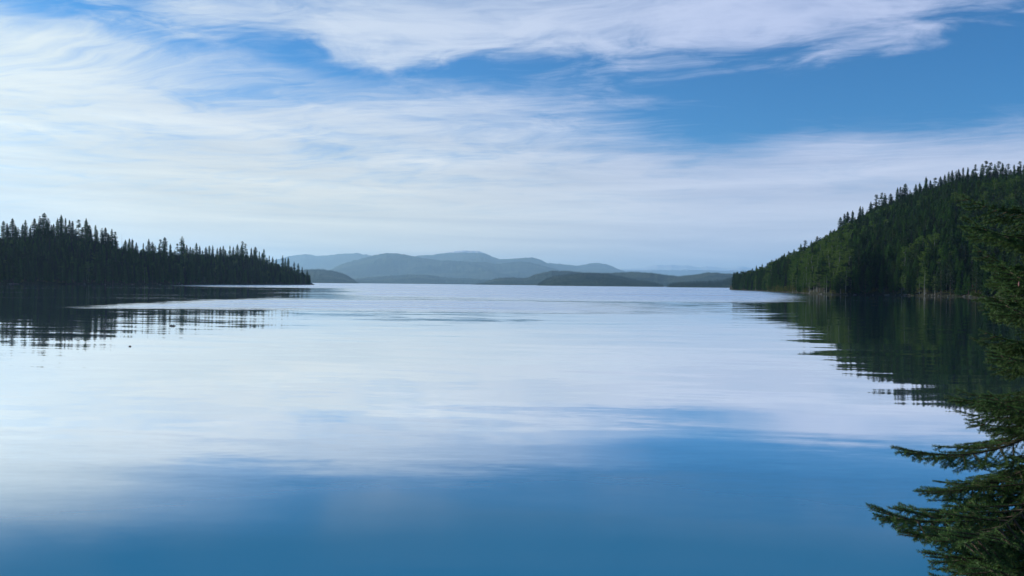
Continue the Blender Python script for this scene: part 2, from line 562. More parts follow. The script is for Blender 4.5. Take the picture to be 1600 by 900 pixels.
# left headland and right hill (crest heights are for the ground; trees stand on top)
left_st = []
for (x, ys, dr, yt, th) in [(-1700, 470, 420, 300, 22), (-1000, 458, 560, 330, 22), (-500, 450, 720, 345, 22), (-200, 446, 880, 352, 22), (0, 443.9, 960, 354, 21), (60, 443.9, 960, 345, 21), (100, 444, 970, 344, 21), (135, 444, 980, 351, 21), (170, 444.1, 1000, 362, 20), (195, 444.2, 1020, 375, 18), (240, 444.3, 1090, 381, 18), (300, 444.5, 1200, 385, 18), (350, 444.7, 1320, 387, 18), (385, 444.8, 1400, 386, 19), (410, 444.9, 1480, 396, 18), (440, 445.0, 1570, 407, 17), (460, 445.0, 1650, 414, 15), (476, 445.1, 1720, 423, 14), (484, 445.1, 1750, 441, 0), (494, 445.1, 1750, 446, 0)]:
    ds = HCAM * F / max(ys - yh(x), 3.2)
    ds = min(ds, dr * 0.93)
    left_st.append((x, ds, dr, zpix(x, yt, dr) - th * 1.3))
LEFT = Hill(left_st, back=1.0, rough=0.10, nscale=0.008, seed=2.0, power=0.75)
LEFT.build('left_headland', M_FLOOR, 'low dark wooded headland on the left', nu=240, nv=40)

right_st = []
for (x, ds, dr, yt, th) in [(1140, 1300, 1420, 447, 0), (1150, 1230, 1400, 443, 1), (1165, 1130, 1370, 434, 8), (1185, 1020, 1330, 422, 12), (1205, 900, 1300, 411, 18), (1212, 830, 1290, 408, 18), (1250, 690, 1230, 386, 20), (1275, 620, 1190, 372, 21), (1300, 585, 1150, 352, 21), (1335, 590, 1120, 330, 21), (1365, 610, 1100, 309, 21), (1410, 575, 1080, 290, 21), (1450, 550, 1060, 276, 21), (1500, 530, 1040, 261, 21), (1550, 505, 1020, 258, 21), (1600, 480, 1000, 255, 21), (1700, 420, 930, 248, 21), (1900, 310, 780, 240, 21), (2200, 190, 560, 250, 20), (2700, 100, 380, 270, 18), (3300, 62, 280, 300, 16)]:
    right_st.append((x, ds, dr, zpix(x, yt, dr) - th * 1.3))
RIGHT = Hill(right_st, back=1.0, rough=0.06, nscale=0.008, seed=11.0, power=0.88)
RIGHT.build('right_hill', M_FLOOR, 'steep wooded hill rising on the right', nu=260, nv=50)


# near bank under the camera (out of frame, carries the foreground spruce)
def bank_h(x, y):
    # signed distance inland of the shoreline
    sh = np.interp(x, [-120, -40, -10, 0, 6, 12, 30, 70, 130], [-60, -18, 3.0, 4.2, 7.5, 8.5, 16, 34, 60])
    s = sh - y
    z = np.interp(s, [-6, 0, 1.5, 4.5, 9, 30, 120], [-1.6, 0.0, 0.9, 3.0, 3.4, 6.0, 16.0])
    n = mnoise.fractal(Vector((x * 0.5, y * 0.5, 0.0)), 1.0, 2.0, 4)
    return float(z) + 0.10 * n * min(1.0, max(0.0, s + 0.2))


def build_bank():
    xs = np.concatenate([np.linspace(-120, -14, 22), np.linspace(-12, 14, 54), np.linspace(16, 130, 30)])
    ys = np.concatenate([np.linspace(-90, -12, 18), np.linspace(-10, 18, 57), np.linspace(20, 70, 26)])
    V = [(x, y, bank_h(x, y)) for x in xs for y in ys]
    k = len(ys)
    Fc = [(i * k + j, (i + 1) * k + j, (i + 1) * k + j + 1, i * k + j + 1) for i in range(len(xs) - 1) for j in range(k - 1)]
    o = obj('near_bank', mesh('near_bank', V, Fc, M_BANK, smooth=True))
    tag(o, 'mossy bank at the viewer\'s feet', 'bank', kind='structure')


build_bank()


# ------------------------------------------------------------------ tree prototypes (20 m tall, shared mesh data)
def tube(V, Fc, pts, rads, n=6):
    base = len(V)
    prev = None
    for i, (p, r) in enumerate(zip(pts, rads)):
        p = Vector(p)
        q = Vector(pts[min(i + 1, len(pts) - 1)]) - Vector(pts[max(i - 1, 0)])
        q.normalize()
        a = q.orthogonal().normalized() if prev is None else (prev - q * prev.dot(q)).normalized()
        prev = a
        b = q.cross(a)
        for k in range(n):
            th = 2 * math.pi * k / n
            V.append(p + (a * math.cos(th) + b * math.sin(th)) * r)
    for i in range(len(pts) - 1):
        for k in range(n):
            Fc.append((base + i * n + k, base + i * n + (k + 1) % n, base + (i + 1) * n + (k + 1) % n, base + (i + 1) * n + k))
    Fc.append(tuple(base + (len(pts) - 1) * n + k for k in range(n)))


def trunk_geo(rng, h, r, lean=0.2, n=6):
    V, Fc = [], []
    pts = [(0, 0, -0.8)] + [(rng.uniform(-lean, lean) * z / h, rng.uniform(-lean, lean) * z / h, z) for z in np.linspace(0.3, h, 7)]
    rad = [r * 1.3] + [max(0.02, r * (1 - z / h) ** 0.8) for z in np.linspace(0.3, h, 7)]
    tube(V, Fc, pts, rad, n)
    return V, Fc


def conifer_geo(seed, r0, base=0.10, gap=0.0, prof=0.85, H=20.0, step=0.42):
    rng = random.Random(seed)
    V, Fc = [], []

    def tri(*p):
        b = len(V)
        V.extend(p)
        Fc.append(tuple(range(b, b + len(p))))
    z = H * base
    wob = [rng.uniform(0.7, 1.25) for _ in range(9)]
    while z < H * 0.985:
        u = (z / H - base) / (1 - base)
        r = r0 * (1 - u) ** prof * (0.55 + 0.45 * min(1, u * 5))
        r = r * np.interp(u * 8, range(9), wob) + 0.10
        nb = rng.choice((5, 6, 7))
        a0 = rng.uniform(0, 6.28)
        if rng.random() > gap:
            for k in range(nb):
                if rng.random() < 0.10:
                    continue
                a = a0 + 6.283 * k / nb + rng.uniform(-0.35, 0.35)
                L = r * rng.uniform(0.6, 1.18)
                dro = L * rng.uniform(0.10, 0.45) * (1 - 0.7 * u) - 0.25 * L * u
                ca, sa = math.cos(a), math.sin(a)
                zb = z + rng.uniform(-0.2, 0.2)

                def pt(s, w, dz=0.0):
                    return Vector((ca * L * s - sa * w, sa * L * s + ca * w, zb - dro * s * s + dz))
                w = 0.20 * L + 0.12
                tri(pt(0.0, 0, .1), pt(0.55, w, -.12), pt(1.0, 0))
                tri(pt(0.0, 0, .1), pt(1.0, 0), pt(0.6, -w, -.12))
                for q in range(5):
                    s = rng.uniform(0.25, 1.0)
                    ww = rng.uniform(-w, w)
                    ln = rng.uniform(0.25, 0.75) * (1 - 0.5 * u)
                    tri(pt(s, ww), pt(s - 0.30, ww + rng.uniform(-.2, .2), 0.06), pt(s - rng.uniform(0.0, 0.12), ww * 1.2, -ln))
        z += step * rng.uniform(0.7, 1.3) * (1.0 - 0.35 * u)
    # leader
    tri(Vector((0.07, 0, H * 0.96)), Vector((-0.07, 0.03, H * 0.96)), Vector((0, 0, H + 0.35)))
    return V, Fc


def clump_geo(seed, centers, tris, leaf):
    rng = random.Random(seed)
    V, Fc = [], []
    for (c, r) in centers:
        for _ in range(tris):
            while True:
                p = Vector((rng.uniform(-1, 1), rng.uniform(-1, 1), rng.uniform(-1, 1)))
                if 0.15 < p.length < 1:
                    break
            p = Vector(c) + Vector((p.x * r, p.y * r, p.z * r * 0.75))
            a = Vector((rng.gauss(0, 1), rng.gauss(0, 1), rng.gauss(0, 1))).normalized() * leaf * rng.uniform(0.6, 1.3)
            b = Vector((rng.gauss(0, 1), rng.gauss(0, 1), rng.gauss(0, 1))).normalized() * leaf * rng.uniform(0.4, 0.9)
            i = len(V)
            V.extend((p - a, p + b, p + a, p - b * 0.6))
            Fc.append((i, i + 1, i + 2, i + 3))
    return V, Fc


def pine_geo(seed, H=20.0):
    rng = random.Random(seed)
    cs = []
    for i in range(54):
        u = rng.uniform(0.22, 0.97)
        rr = 2.5 * math.sin(min(1.0, (1.03 - u) / 0.6) * math.pi / 2) * rng.uniform(0.1, 1.0)
        a = rng.uniform(0, 6.28)
        cs.append(((rr * math.cos(a), rr * math.sin(a), H * u), rng.uniform(0.55, 1.1)))
    cs.append(((0, 0, H * 0.97), 0.7))
    return clump_geo(seed, cs, 46, 0.24)


def aspen_geo(seed, H=20.0):
    rng = random.Random(seed)
    cs = []
    for i in range(38):
        u = rng.uniform(0.30, 0.98)
        rr = 3.0 * math.sin(min(1.0, (1.04 - u) / 0.45) * math.pi / 2) * min(1, (u - .2) * 4) * rng.uniform(0.15, 1.0)
        a = rng.uniform(0, 6.28)
        cs.append(((rr * math.cos(a), rr * math.sin(a), H * u), rng.uniform(0.6, 1.25)))
    return clump_geo(seed, cs, 50, 0.22)


def limb_geo(seed, H, n, reach, r, V=None, Fc=None, up=0.6):
    rng = random.Random(seed)
    V = [] if V is None else V
    Fc = [] if Fc is None else Fc
    for i in range(n):
        z = H * rng.uniform(0.25, 0.92)
        a = rng.uniform(0, 6.28)
        L = reach * (1.1 - z / H) * rng.uniform(0.5, 1.2) + 0.3
        p0 = Vector((0, 0, z))
        p1 = p0 + Vector((math.cos(a) * L * .5, math.sin(a) * L * .5, L * up * .35))
        p2 = p0 + Vector((math.cos(a) * L, math.sin(a) * L, L * up))
        tube(V, Fc, [p0, p1, p2], [r, r * .6, r * .2], 4)
    return V, Fc


PROTO = []          # (trunk mesh, crown mesh, kind)


def add_proto(kind, tv, cv, tm, cm):
    PROTO.append((mesh('trunk', tv[0], tv[1], tm, smooth=True), mesh('crown', cv[0], cv[1], cm), kind, tv, cv, tm, cm))


for sd, r0, bs, gp, pf in [(1, 2.3, .06, .0, .80), (2, 2.8, .08, .0, .75), (3, 1.9, .05, .04, .70), (4, 2.5, .16, .05, .65), (5, 1.5, .08, .08, .55), (6, 3.0, .05, .0, .85), (7, 2.1, .24, .10, .5)]:
    add_proto('spruce', trunk_geo(random.Random(sd), 20, .26), conifer_geo(sd, r0, bs, gp, pf), M_BARK, M_CONIFER)
for sd in (11, 12, 13):
    add_proto('pine', trunk_geo(random.Random(sd), 19.5, .27, .35), pine_geo(sd), M_BARK, M_PINE)
for sd in (21, 22, 23):
    tv = trunk_geo(random.Random(sd), 18.5, .20, .5)
    limb_geo(sd, 18.5, 9, 3.0, .06, tv[0], tv[1])
    add_proto('aspen', tv, aspen_geo(sd), M_BIRCH, M_ASPEN)
SPRUCE = [p for p in PROTO if p[2] == 'spruce']
PINE = [p for p in PROTO if p[2] == 'pine']
ASPEN = [p for p in PROTO if p[2] == 'aspen']


def plant_tree(name, proto, loc, height, label, group, rng, wide=1.0, cat='tree'):
    s = height / 20.2
    t = thing(name, label, cat, loc, rng.uniform(0, 6.28), (s * wide, s * wide, s), group)
    obj('trunk', proto[0], t)
    obj('crown', proto[1], t)
    return t


# ------------------------------------------------------------------ woods as a mass: geometry-node scatter
def merged_proto(p, crown_mat=None):
    tv, cv = p[3], p[4]
    n = len(tv[0])
    me = mesh('wood_tree', list(tv[0]) + list(cv[0]), list(tv[1]) + [tuple(i + n for i in f) for f in cv[1]], [p[5], crown_mat or p[6]])
    mi = np.zeros(len(me.polygons), dtype=np.int32)
    mi[len(tv[1]):] = 1
    me.polygons.foreach_set('material_index', mi)
    return me


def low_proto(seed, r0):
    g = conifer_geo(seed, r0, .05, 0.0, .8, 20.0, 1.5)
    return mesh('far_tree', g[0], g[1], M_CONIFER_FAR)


def proto_collection(name, meshes):
    col = bpy.data.collections.new(name)
    for i, me in enumerate(meshes):
        o = bpy.data.objects.new('%s_%02d' % (name, i), me)
        col.objects.link(o)
    return col


COL_NEAR = proto_collection('wood_tree', [merged_proto(p) for p in SPRUCE] + [merged_proto(p) for p in PINE] + [merged_proto(p) for p in ASPEN])
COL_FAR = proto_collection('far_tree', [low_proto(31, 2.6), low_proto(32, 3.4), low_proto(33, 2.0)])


def scatter_group(col):
    g = bpy.data.node_groups.new('scatter_' + col.name, 'GeometryNodeTree')
    g.interface.new_socket('Geometry', in_out='INPUT', socket_type='NodeSocketGeometry')
    g.interface.new_socket('Geometry', in_out='OUTPUT', socket_type='NodeSocketGeometry')
    gi = g.nodes.new('NodeGroupInput')
    go = g.nodes.new('NodeGroupOutput')
    ip = g.nodes.new('GeometryNodeInstanceOnPoints')
    ci = g.nodes.new('GeometryNodeCollectionInfo')
    ci.inputs['Collection'].default_value = col
    ci.inputs['Separate Children'].default_value = True
    ci.inputs['Reset Children'].default_value = True

    def attr(name, typ):
        n = g.nodes.new('GeometryNodeInputNamedAttribute')
        n.data_type = typ
        n.inputs['Name'].default_value = name
        return n.outputs[0]
    L = g.links.new
    L(gi.outputs[0], ip.inputs['Points'])
    L(ci.outputs[0], ip.inputs['Instance'])
    ip.inputs['Pick Instance'].default_value = True
    L(attr('pick', 'INT'), ip.inputs['Instance Index'])
    L(attr('size', 'FLOAT_VECTOR'), ip.inputs['Scale'])
    L(attr('turn', 'FLOAT_VECTOR'), ip.inputs['Rotation'])
    L(ip.outputs[0], go.inputs[0])
    return g


G_NEAR = scatter_group(COL_NEAR)
G_FAR = scatter_group(COL_FAR)


def scatter(name, label, pts, group):
    """pts: (location, pick, (sx, sy, sz), turn)"""
    me = bpy.data.meshes.new(name)
    me.from_pydata([tuple(p[0]) for p in pts], [], [])
    a = me.attributes.new('pick', 'INT', 'POINT')
    a.data.foreach_set('value', np.array([p[1] for p in pts], dtype=np.int32))
    a = me.attributes.new('size', 'FLOAT_VECTOR', 'POINT')
    a.data.foreach_set('vector', np.array([p[2] for p in pts], dtype=np.float32).ravel())
    a = me.attributes.new('turn', 'FLOAT_VECTOR', 'POINT')
    a.data.foreach_set('vector', np.array([(0, 0, p[3]) for p in pts], dtype=np.float32).ravel())
    o = obj(name, me)
    md = o.modifiers.new('scatter', 'NODES')
    md.node_group = group
    tag(o, label, 'woods', kind='stuff')
    return o


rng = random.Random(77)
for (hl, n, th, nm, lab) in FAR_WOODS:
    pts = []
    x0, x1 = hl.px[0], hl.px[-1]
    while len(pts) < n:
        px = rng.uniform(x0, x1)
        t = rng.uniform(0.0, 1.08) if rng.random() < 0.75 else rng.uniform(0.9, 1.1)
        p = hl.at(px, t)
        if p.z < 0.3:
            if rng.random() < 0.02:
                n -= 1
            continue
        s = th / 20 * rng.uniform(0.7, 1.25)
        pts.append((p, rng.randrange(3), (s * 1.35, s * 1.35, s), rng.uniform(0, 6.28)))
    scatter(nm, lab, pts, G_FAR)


# ------------------------------------------------------------------ left headland trees
def pick_near(r, aspen=0.0):
    q = r.random()
    if q < aspen:
        return 10 + r.randrange(3)
    if q < aspen + 0.14:
        return 7 + r.randrange(3)
    return r.randrange(7)


rng = random.Random(5)
pts = []
while len(pts) < 7500:
    px = rng.uniform(-600, 484)
    t = rng.random() ** 0.8 * 1.12 if rng.random() < 0.8 else rng.uniform(0.0, 0.12)
    p = LEFT.at(px, t)
    if p.z < 0.35:
        continue
    tt = max(0.0, min(1.0, t))
    hh = rng.uniform(13, 25) * (1.0 - 0.45 * max(0, tt - .5) * 2)
    if px > 455:
        hh *= 0.8
    s = hh / 20
    pts.append((p - Vector((0, 0, 0.2)), pick_near(rng, 0.02), (s * 1.5, s * 1.5, s), rng.uniform(0, 6.28)))
scatter('headland_woods', 'dark conifer woods covering the left headland', pts, G_NEAR)

LEFT_TIPS = [(15, 110), (60, 97), (125, 105), (170, 97), (197, 85), (218, 70), (240, 97), (285, 97), (303, 80), (325, 97), (345, 105), (360, 112), (390, 104), (428, 97), (445, 130), (475, 132), (508, 147), (525, 143), (557, 150), (575, 165), (625, 205), (645, 198), (660, 200), (680, 218), (715, 222), (742, 200), (760, 215), (800, 203), (822, 192), (850, 225), (885, 225), (908, 188), (932, 230), (950, 240), (980, 220), (997, 235), (1028, 240), (1045, 235), (1062, 233), (1085, 245), (1100, 240), (1115, 235), (1148, 235), (1165, 240), (1185, 228), (1210, 213), (1225, 225), (1255, 245), (1275, 240), (1295, 262), (1318, 252), (1345, 285), (1362, 290), (1380, 300), (1412, 283), (1425, 295), (1440, 293), (1470, 315), (1490, 322), (1510, 340), (1535, 358)]


def left_label(x):
    zs = [(45, 'dark conifer on the left headland skyline between the frame edge and the high cluster'), (120, 'dark conifer in the high cluster topping the left headland'),
          (186, 'dark conifer on the slope right of the high cluster on the left headland'), (235, 'dark conifer just right of the bare dead tree on the headland skyline'),
          (300, 'dark conifer near the lone spire in the middle of the left headland'), (365, 'dark conifer between the lone spire and the broad tree on the headland'),
          (405, 'dark conifer beside the broad tree near the headland tip'), (440, 'dark conifer on the last descent of the left headland skyline'), (500, 'small dark conifer close to the tip of the left headland')]
    for lim, l in zs:
        if x < lim:
            return l


def right_label(x):
    zs = [(1200, 'small dark conifer on the low far end of the right hill skyline'), (1255, 'dark conifer on the lower skyline of the right hill near its far end'),
          (1305, 'dark conifer on the right hill skyline just below the slender see-through one'), (1350, 'dark conifer beside the slender see-through one on the hill skyline'),
          (1405, 'dark conifer left of the tall pointed one on the right hill skyline'), (1440, 'dark conifer beside the tall pointed one on the right hill skyline'),
          (1500, 'dark conifer on the skyline left of the broad tall tree topping the hill'), (1560, 'dark conifer beside the broad tall tree topping the right hill'), (1700, 'dark conifer at the right end of the hill skyline')]
    for lim, l in zs:
        if x < lim:
            return l


rng = random.Random(8)
LSPEC = {218: 'tallest spire in the cluster topping the left headland', 303: 'tall ragged conifer right of the tallest spire on the left headland',
         908: 'thin lone spire standing above the middle of the left headland', 1210: 'broad dark conifer rising highest near the headland tip',
         1318: 'pointed conifer on the last descent before the headland tip', 1535: 'last small conifer at the very tip of the left headland',
         390: 'broad rounded tree crown on the high part of the left headland'}
for i, (zx, zy) in enumerate(LEFT_TIPS):
    x, y = zx / 3.2, 310 + zy / 3.2
    t = rng.uniform(0.88, 1.0)
    p = LEFT.at(x, t)
    H = zpix(x, y, p.y) - p.z
    H = max(7.0, H)
    broad = zx in (390, 1210, 1225, 885, 800, 575)
    pr = rng.choice(PINE) if broad else rng.choice(SPRUCE)
    lab = LSPEC.get(zx, left_label(x))
    plant_tree('conifer_tree', pr, p - Vector((0, 0, .2)), H + 0.2, lab, 'skyline conifers on the left headland', rng, wide=rng.uniform(1.1, 1.4) if broad else rng.uniform(1.4, 2.1))
# more skyline trees, their tops a little below the listed ones
LX = [a / 3.2 for a, b in LEFT_TIPS]
LY = [310 + b / 3.2 for a, b in LEFT_TIPS]
for i in range(60):
    x = 3 + (i + rng.uniform(0, 1)) / 60 * 474
    p = LEFT.at(x, rng.uniform(0.85, 1.0))
    if p.z < 0.4:
        continue
    H = zpix(x, float(np.interp(x, LX, LY)) + rng.uniform(4, 15), p.y) - p.z
    plant_tree('conifer_tree', rng.choice(SPRUCE), p - Vector((0, 0, .2)), max(7, H), left_label(x), 'skyline conifers on the left headland', rng, wide=rng.uniform(1.6, 2.2))


def snag(px, y, hill, t, label, seed):
    r = random.Random(seed)
    p = hill.at(px, t)
    H = zpix(px, y, p.y) - p.z
    tr = thing('dead_tree', label, 'tree', p - Vector((0, 0, .2)), r.uniform(0, 6))
    g = trunk_geo(r, H, .24, .25)
    obj('trunk', mesh('trunk', g[0], g[1], M_SNAG, True), tr)
    for k in range(16):
        b = limb_geo(seed * 31 + k, H, 1, 1.6, .05, up=-0.1)
        obj('limb', mesh('limb', b[0], b[1], M_SNAG), tr)


snag(190, 364, LEFT, 0.98, 'thin bare dead tree on the dip of the left headland skyline', 3)

# front row on the left shore
for i in range(50):
    x = rng.uniform(0, 482)
    p = LEFT.at(x, rng.uniform(0.02, 0.10))
    lab = ['dark conifer at the water edge under the high cluster of the left headland', 'dark conifer at the water edge below the dip in the headland skyline', 'dark conifer at the water edge below the lone spire of the headland', 'dark conifer at the water edge below the broad tree near the headland tip', 'low dark conifer at the water edge by the headland tip'][sum(x > q for q in (150, 240, 340, 420))]
    plant_tree('conifer_tree', rng.choice(SPRUCE + PINE[:1]), p - Vector((0, 0, .2)), rng.uniform(9, 17) * (0.75 if x > 460 else 1), lab, 'front row conifers on the left shore', rng, wide=1.2)

# ------------------------------------------------------------------ right hill trees
rng = random.Random(15)
pts = []
while len(pts) < 13000:
    px = rng.uniform(1146, 2500) if rng.random() < 0.45 else rng.uniform(1146, 1640)
    t = rng.uniform(0.0, 1.10)
    p = RIGHT.at(px, t)
    if p.z < 0.25:
        continue
    patch = mnoise.noise(Vector((p.x * 0.012, p.y * 0.012, 5.0)))
    asp = 0.0
    if 1235 < px < 1330 and t < 0.55:
        asp = 0.45
    elif t < 0.6 and patch > 0.1:
        asp = 0.28
    if 1238 < px < 1328 and 0.05 < t < 0.5 and rng.random() < 0.5:
        continue
    hh = rng.uniform(15, 31) * (1.0 - 0.48 * min(1, max(0, t - .55) / .4))
    if t < 0.05:
        hh *= 0.7
    if px < 1200:
        hh *= 0.8
    s = hh / 20
    pts.append((p - Vector((0, 0, 0.2)), pick_near(rng, asp), (s * 1.45, s * 1.45, s), rng.uniform(0, 6.28)))
scatter('hillside_woods', 'mixed green woods covering the slope of the right hill', pts, G_NEAR)

RIGHT_TIPS = [(185, 630), (205, 615), (235, 605), (262, 600), (283, 585), (305, 590), (335, 562), (350, 550), (372, 540), (400, 528), (435, 502), (457, 483), (490, 485), (520, 462), (535, 466), (560, 470), (590, 430), (610, 425), (640, 362), (660, 345), (677, 333), (703, 328), (742, 305), (755, 308), (797, 282), (825, 245), (855, 235), (870, 238), (900, 240), (935, 208), (950, 205), (975, 188), (1000, 220), (1030, 190), (1050, 183), (1083, 152), (1105, 170), (1130, 158), (1158, 150), (1180, 140), (1200, 125), (1218, 118), (1240, 120), (1252, 112), (1275, 105), (1300, 103), (1340, 88), (1375, 85), (1395, 70), (1420, 78), (1440, 85), (1460, 72), (1480, 80), (1510, 85), (1540, 90), (1570, 72), (1595, 80)]
RSPEC = {640: 'slender see-through conifer where the right hill skyline steps down', 975: 'tall pointed conifer standing clear on the right hill skyline',
         1083: 'sharp spire midway up the right hill skyline', 1395: 'broad tall tree near the top of the right hill skyline',
         1570: 'knobbly topped tree at the right end of the hill skyline', 457: 'dark spire low on the right hill skyline above the far point'}
for (zx, zy) in RIGHT_TIPS:
    x, y = 1120 + zx / 3.3333, 230 + zy / 3.3333
    t = rng.uniform(0.9, 1.0)
    p = RIGHT.at(x, t)
    H = max(8.0, zpix(x, y, p.y) - p.z)
    broad = zx in (457, 825, 855, 1130, 1340, 1395, 1420, 1460, 1510, 1570)
    lab = RSPEC.get(zx, right_label(x))
    plant_tree('conifer_tree', rng.choice(PINE) if broad else rng.choice(SPRUCE), p - Vector((0, 0, .2)), H + .2, lab, 'skyline conifers on the right hill', rng, wide=rng.uniform(1.1, 1.4) if broad else rng.uniform(1.5, 2.2))
RX = [1120 + a / 3.3333 for a, b in RIGHT_TIPS]
RY = [230 + b / 3.3333 for a, b in RIGHT_TIPS]
for i in range(90):
    x = 1168 + (i + rng.uniform(0, 1)) / 90 * 431
    p = RIGHT.at(x, rng.uniform(0.88, 1.0))
    H = zpix(x, float(np.interp(x, RX, RY)) + rng.uniform(4, 18), p.y) - p.z
    plant_tree('conifer_tree', rng.choice(SPRUCE), p - Vector((0, 0, .2)), max(8, H), right_label(x), 'skyline conifers on the right hill', rng, wide=rng.uniform(1.6, 2.3))
for i in range(60):
    x = rng.uniform(1150, 1598)
    p = RIGHT.at(x, rng.uniform(0.03, 0.14))
    plant_tree('conifer_tree', rng.choice(SPRUCE), p - Vector((0, 0, .2)), rng.uniform(14, 24) * (0.7 if x < 1200 else 1), ['small dark conifer at the water edge on the far end of the right shore', 'dark green conifer behind the yellowish shrubs on the right shore point', 'dark green conifer at the water edge below the yellow green broadleaf trees', 'dark green conifer at the water edge above the longest driftwood log', 'dark green conifer at the water edge around the pale trunked trees', 'dark green conifer by the right shore behind the near spruce'][sum(x > q for q in (1200, 1245, 1330, 1440, 1500))], 'front row conifers on the right shore', rng, wide=1.15)
for i in range(26):
    x = rng.uniform(1240, 1325)
    p = RIGHT.at(x, rng.uniform(0.06, 0.45))
    plant_tree('aspen_tree', rng.choice(ASPEN), p - Vector((0, 0, .2)), rng.uniform(17, 25), 'yellow green broadleaf tree low on the right hill', 'yellow green broadleaf trees low on the right hill', rng)

# bare pale-trunked trees by the right water's edge
for i, (x, H) in enumerate([(1464, 15), (1471, 17), (1479, 13), (1485, 16), (1488, 14), (1330, 10), (1338, 9)]):
    r = random.Random(100 + i)
    p = RIGHT.at(x, 0.012)
    t = thing('birch_tree', 'pale trunked bare tree at the right water edge left of the near spruce' if x > 1400 else 'small pale bare tree at the water edge below the yellow green trees', 'tree', p - Vector((0, 0, .2)), r.uniform(0, 6), 1.0, 'pale trunked trees by the right shore' if x > 1400 else 'small pale trees by the right shore')
    g = trunk_geo(r, H, .16, .6)
    obj('trunk', mesh('trunk', g[0], g[1], M_BIRCH, True), t)
    for k in range(20):
        b = limb_geo(2000 + i * 40 + k, H, 1, 3.0, .05, up=0.9)
        obj('limb', mesh('limb', b[0], b[1], M_BIRCH), t)
    rr = random.Random(300 + i)
    cs = [((rr.uniform(-1.8, 1.8), rr.uniform(-1.8, 1.8), H * rr.uniform(.4, 1.0)), rr.uniform(.5, .9)) for _ in range(14)]
    g = clump_geo(300 + i, cs, 30, 0.10)
    obj('crown', mesh('crown', g[0], g[1], M_BARE), t)

# shrubs fringing both shores
SHRUB = []
for sd in (41, 42, 43):
    r = random.Random(sd)
    cs = [((r.uniform(-1.3, 1.3), r.uniform(-1.3, 1.3), r.uniform(.4, 2.1)), r.uniform(.45, .8)) for _ in range(12)]
    SHRUB.append((clump_geo(sd, cs, 40, 0.16), limb_geo(sd, 1.8, 9, 1.3, .03, up=1.0)))
SHRUB = [(mesh('leaves', a[0], a[1], M_SHRUB), mesh('stems', b[0], b[1], M_BARK)) for a, b in SHRUB]


def shrub(p, s, label, group, r):
    t = thing('shoreline_shrub', label, 'shrub', p - Vector((0, 0, .1)), r.uniform(0, 6.28), s, group)
    a, b = r.choice(SHRUB)
    obj('leaves', a, t)
    obj('stems', b, t)


rng = random.Random(31)
for i in range(16):
    shrub(RIGHT.at(rng.uniform(1203, 1245), rng.uniform(0.006, 0.02)), rng.uniform(2.0, 3.4), 'yellowish shrub on the small point of the right shore', 'yellowish shrubs on the small point of the right shore', rng)
for i in range(34):
    x = rng.uniform(1248, 1540)
    shrub(RIGHT.at(x, rng.uniform(0.004, 0.016)), rng.uniform(0.9, 1.9), ['low green shrub at the foot of the yellow green trees on the right shore', 'low green shrub in the middle of the right shore', 'low green shrub near the pale trunked trees on the right shore'][sum(x > q for q in (1335, 1440))], 'low shrubs at the foot of the right hill', rng)
for i in range(20):
    shrub(LEFT.at(rng.uniform(5, 470), rng.uniform(0.006, 0.02)), rng.uniform(1.0, 2.0), 'low shrub at the water edge of the left headland', 'low shrubs at the foot of the left headland', rng)


M_ROCK = ground_mat('grey_shore_rock', (0.08, 0.08, 0.075), (0.15, 0.145, 0.135), (0.22, 0.21, 0.20), 0.9)
ROCKS = []
for sd in (81, 82, 83, 84):
    me = bpy.data.meshes.new('rock')
    bm = bmesh.new()
    bmesh.ops.create_icosphere(bm, subdivisions=2, radius=1.0)
    for v in bm.verts:
        n = mnoise.fractal(v.co * 0.9 + Vector((sd, 0, 0)), 1.0, 2.0, 3)
        v.co *= 1.0 + 0.45 * n
        v.co.z *= 0.6
    bm.to_mesh(me)
    bm.free()
    me.materials.append(M_ROCK)
    ROCKS.append(me)


def rock(p, s, label, group, r):
    o = obj('shore_rock', r.choice(ROCKS), loc=p)
    o.rotation_euler = (0, 0, r.uniform(0, 6.28))
    o.scale = (s * r.uniform(.8, 1.5), s, s * r.uniform(.6, 1.0))
    tag(o, label, 'rock', group)


for i in range(34):
    x = rng.uniform(1215, 1520)
    p = RIGHT.at(x, rng.uniform(0.0005, 0.004))
    rock(p, rng.uniform(.35, 1.1), 'small grey rock at the water edge of the right shore' if x > 1300 else 'small grey rock on the curving point of the right shore', 'grey rocks along the right shore', rng)
for i in range(16):
    p = LEFT.at(rng.uniform(4, 478), rng.uniform(0.0005, 0.004))
    rock(p, rng.uniform(.5, 1.3), 'small grey rock at the water edge of the left headland', 'grey rocks along the left shore', rng)


def log(name, label, p, L, r, rotz, mat, seed, group=None):
    rg = random.Random(seed)
    V, Fc = [], []
    n = 7
    pts = [(-L / 2 + L * k / n, rg.uniform(-.03, .03) * L, rg.uniform(-.01, .01) * L) for k in range(n + 1)]
    rad = [r * (1 - 0.45 * k / n) * rg.uniform(.85, 1.1) for k in range(n + 1)]
    tube(V, Fc, pts, rad, 8)
    Fc.append(tuple(reversed(range(8))))
    t = thing(name, label, 'log', p, rotz, 1.0, group)
    obj('stem', mesh('stem', V, Fc, mat, True), t)
    for k in (2, 4, 5):
        V, Fc = [], []
        a = Vector(pts[k])
        tube(V, Fc, [a, a + Vector((.04 * L, rg.uniform(-.06, .06) * L, r * 1.4)), a + Vector((.10 * L, rg.uniform(-.1, .1) * L, r * 2.2))], [r * .35, r * .25, r * .08], 5)
        obj('branch_stub', mesh('branch_stub', V, Fc, mat), t)


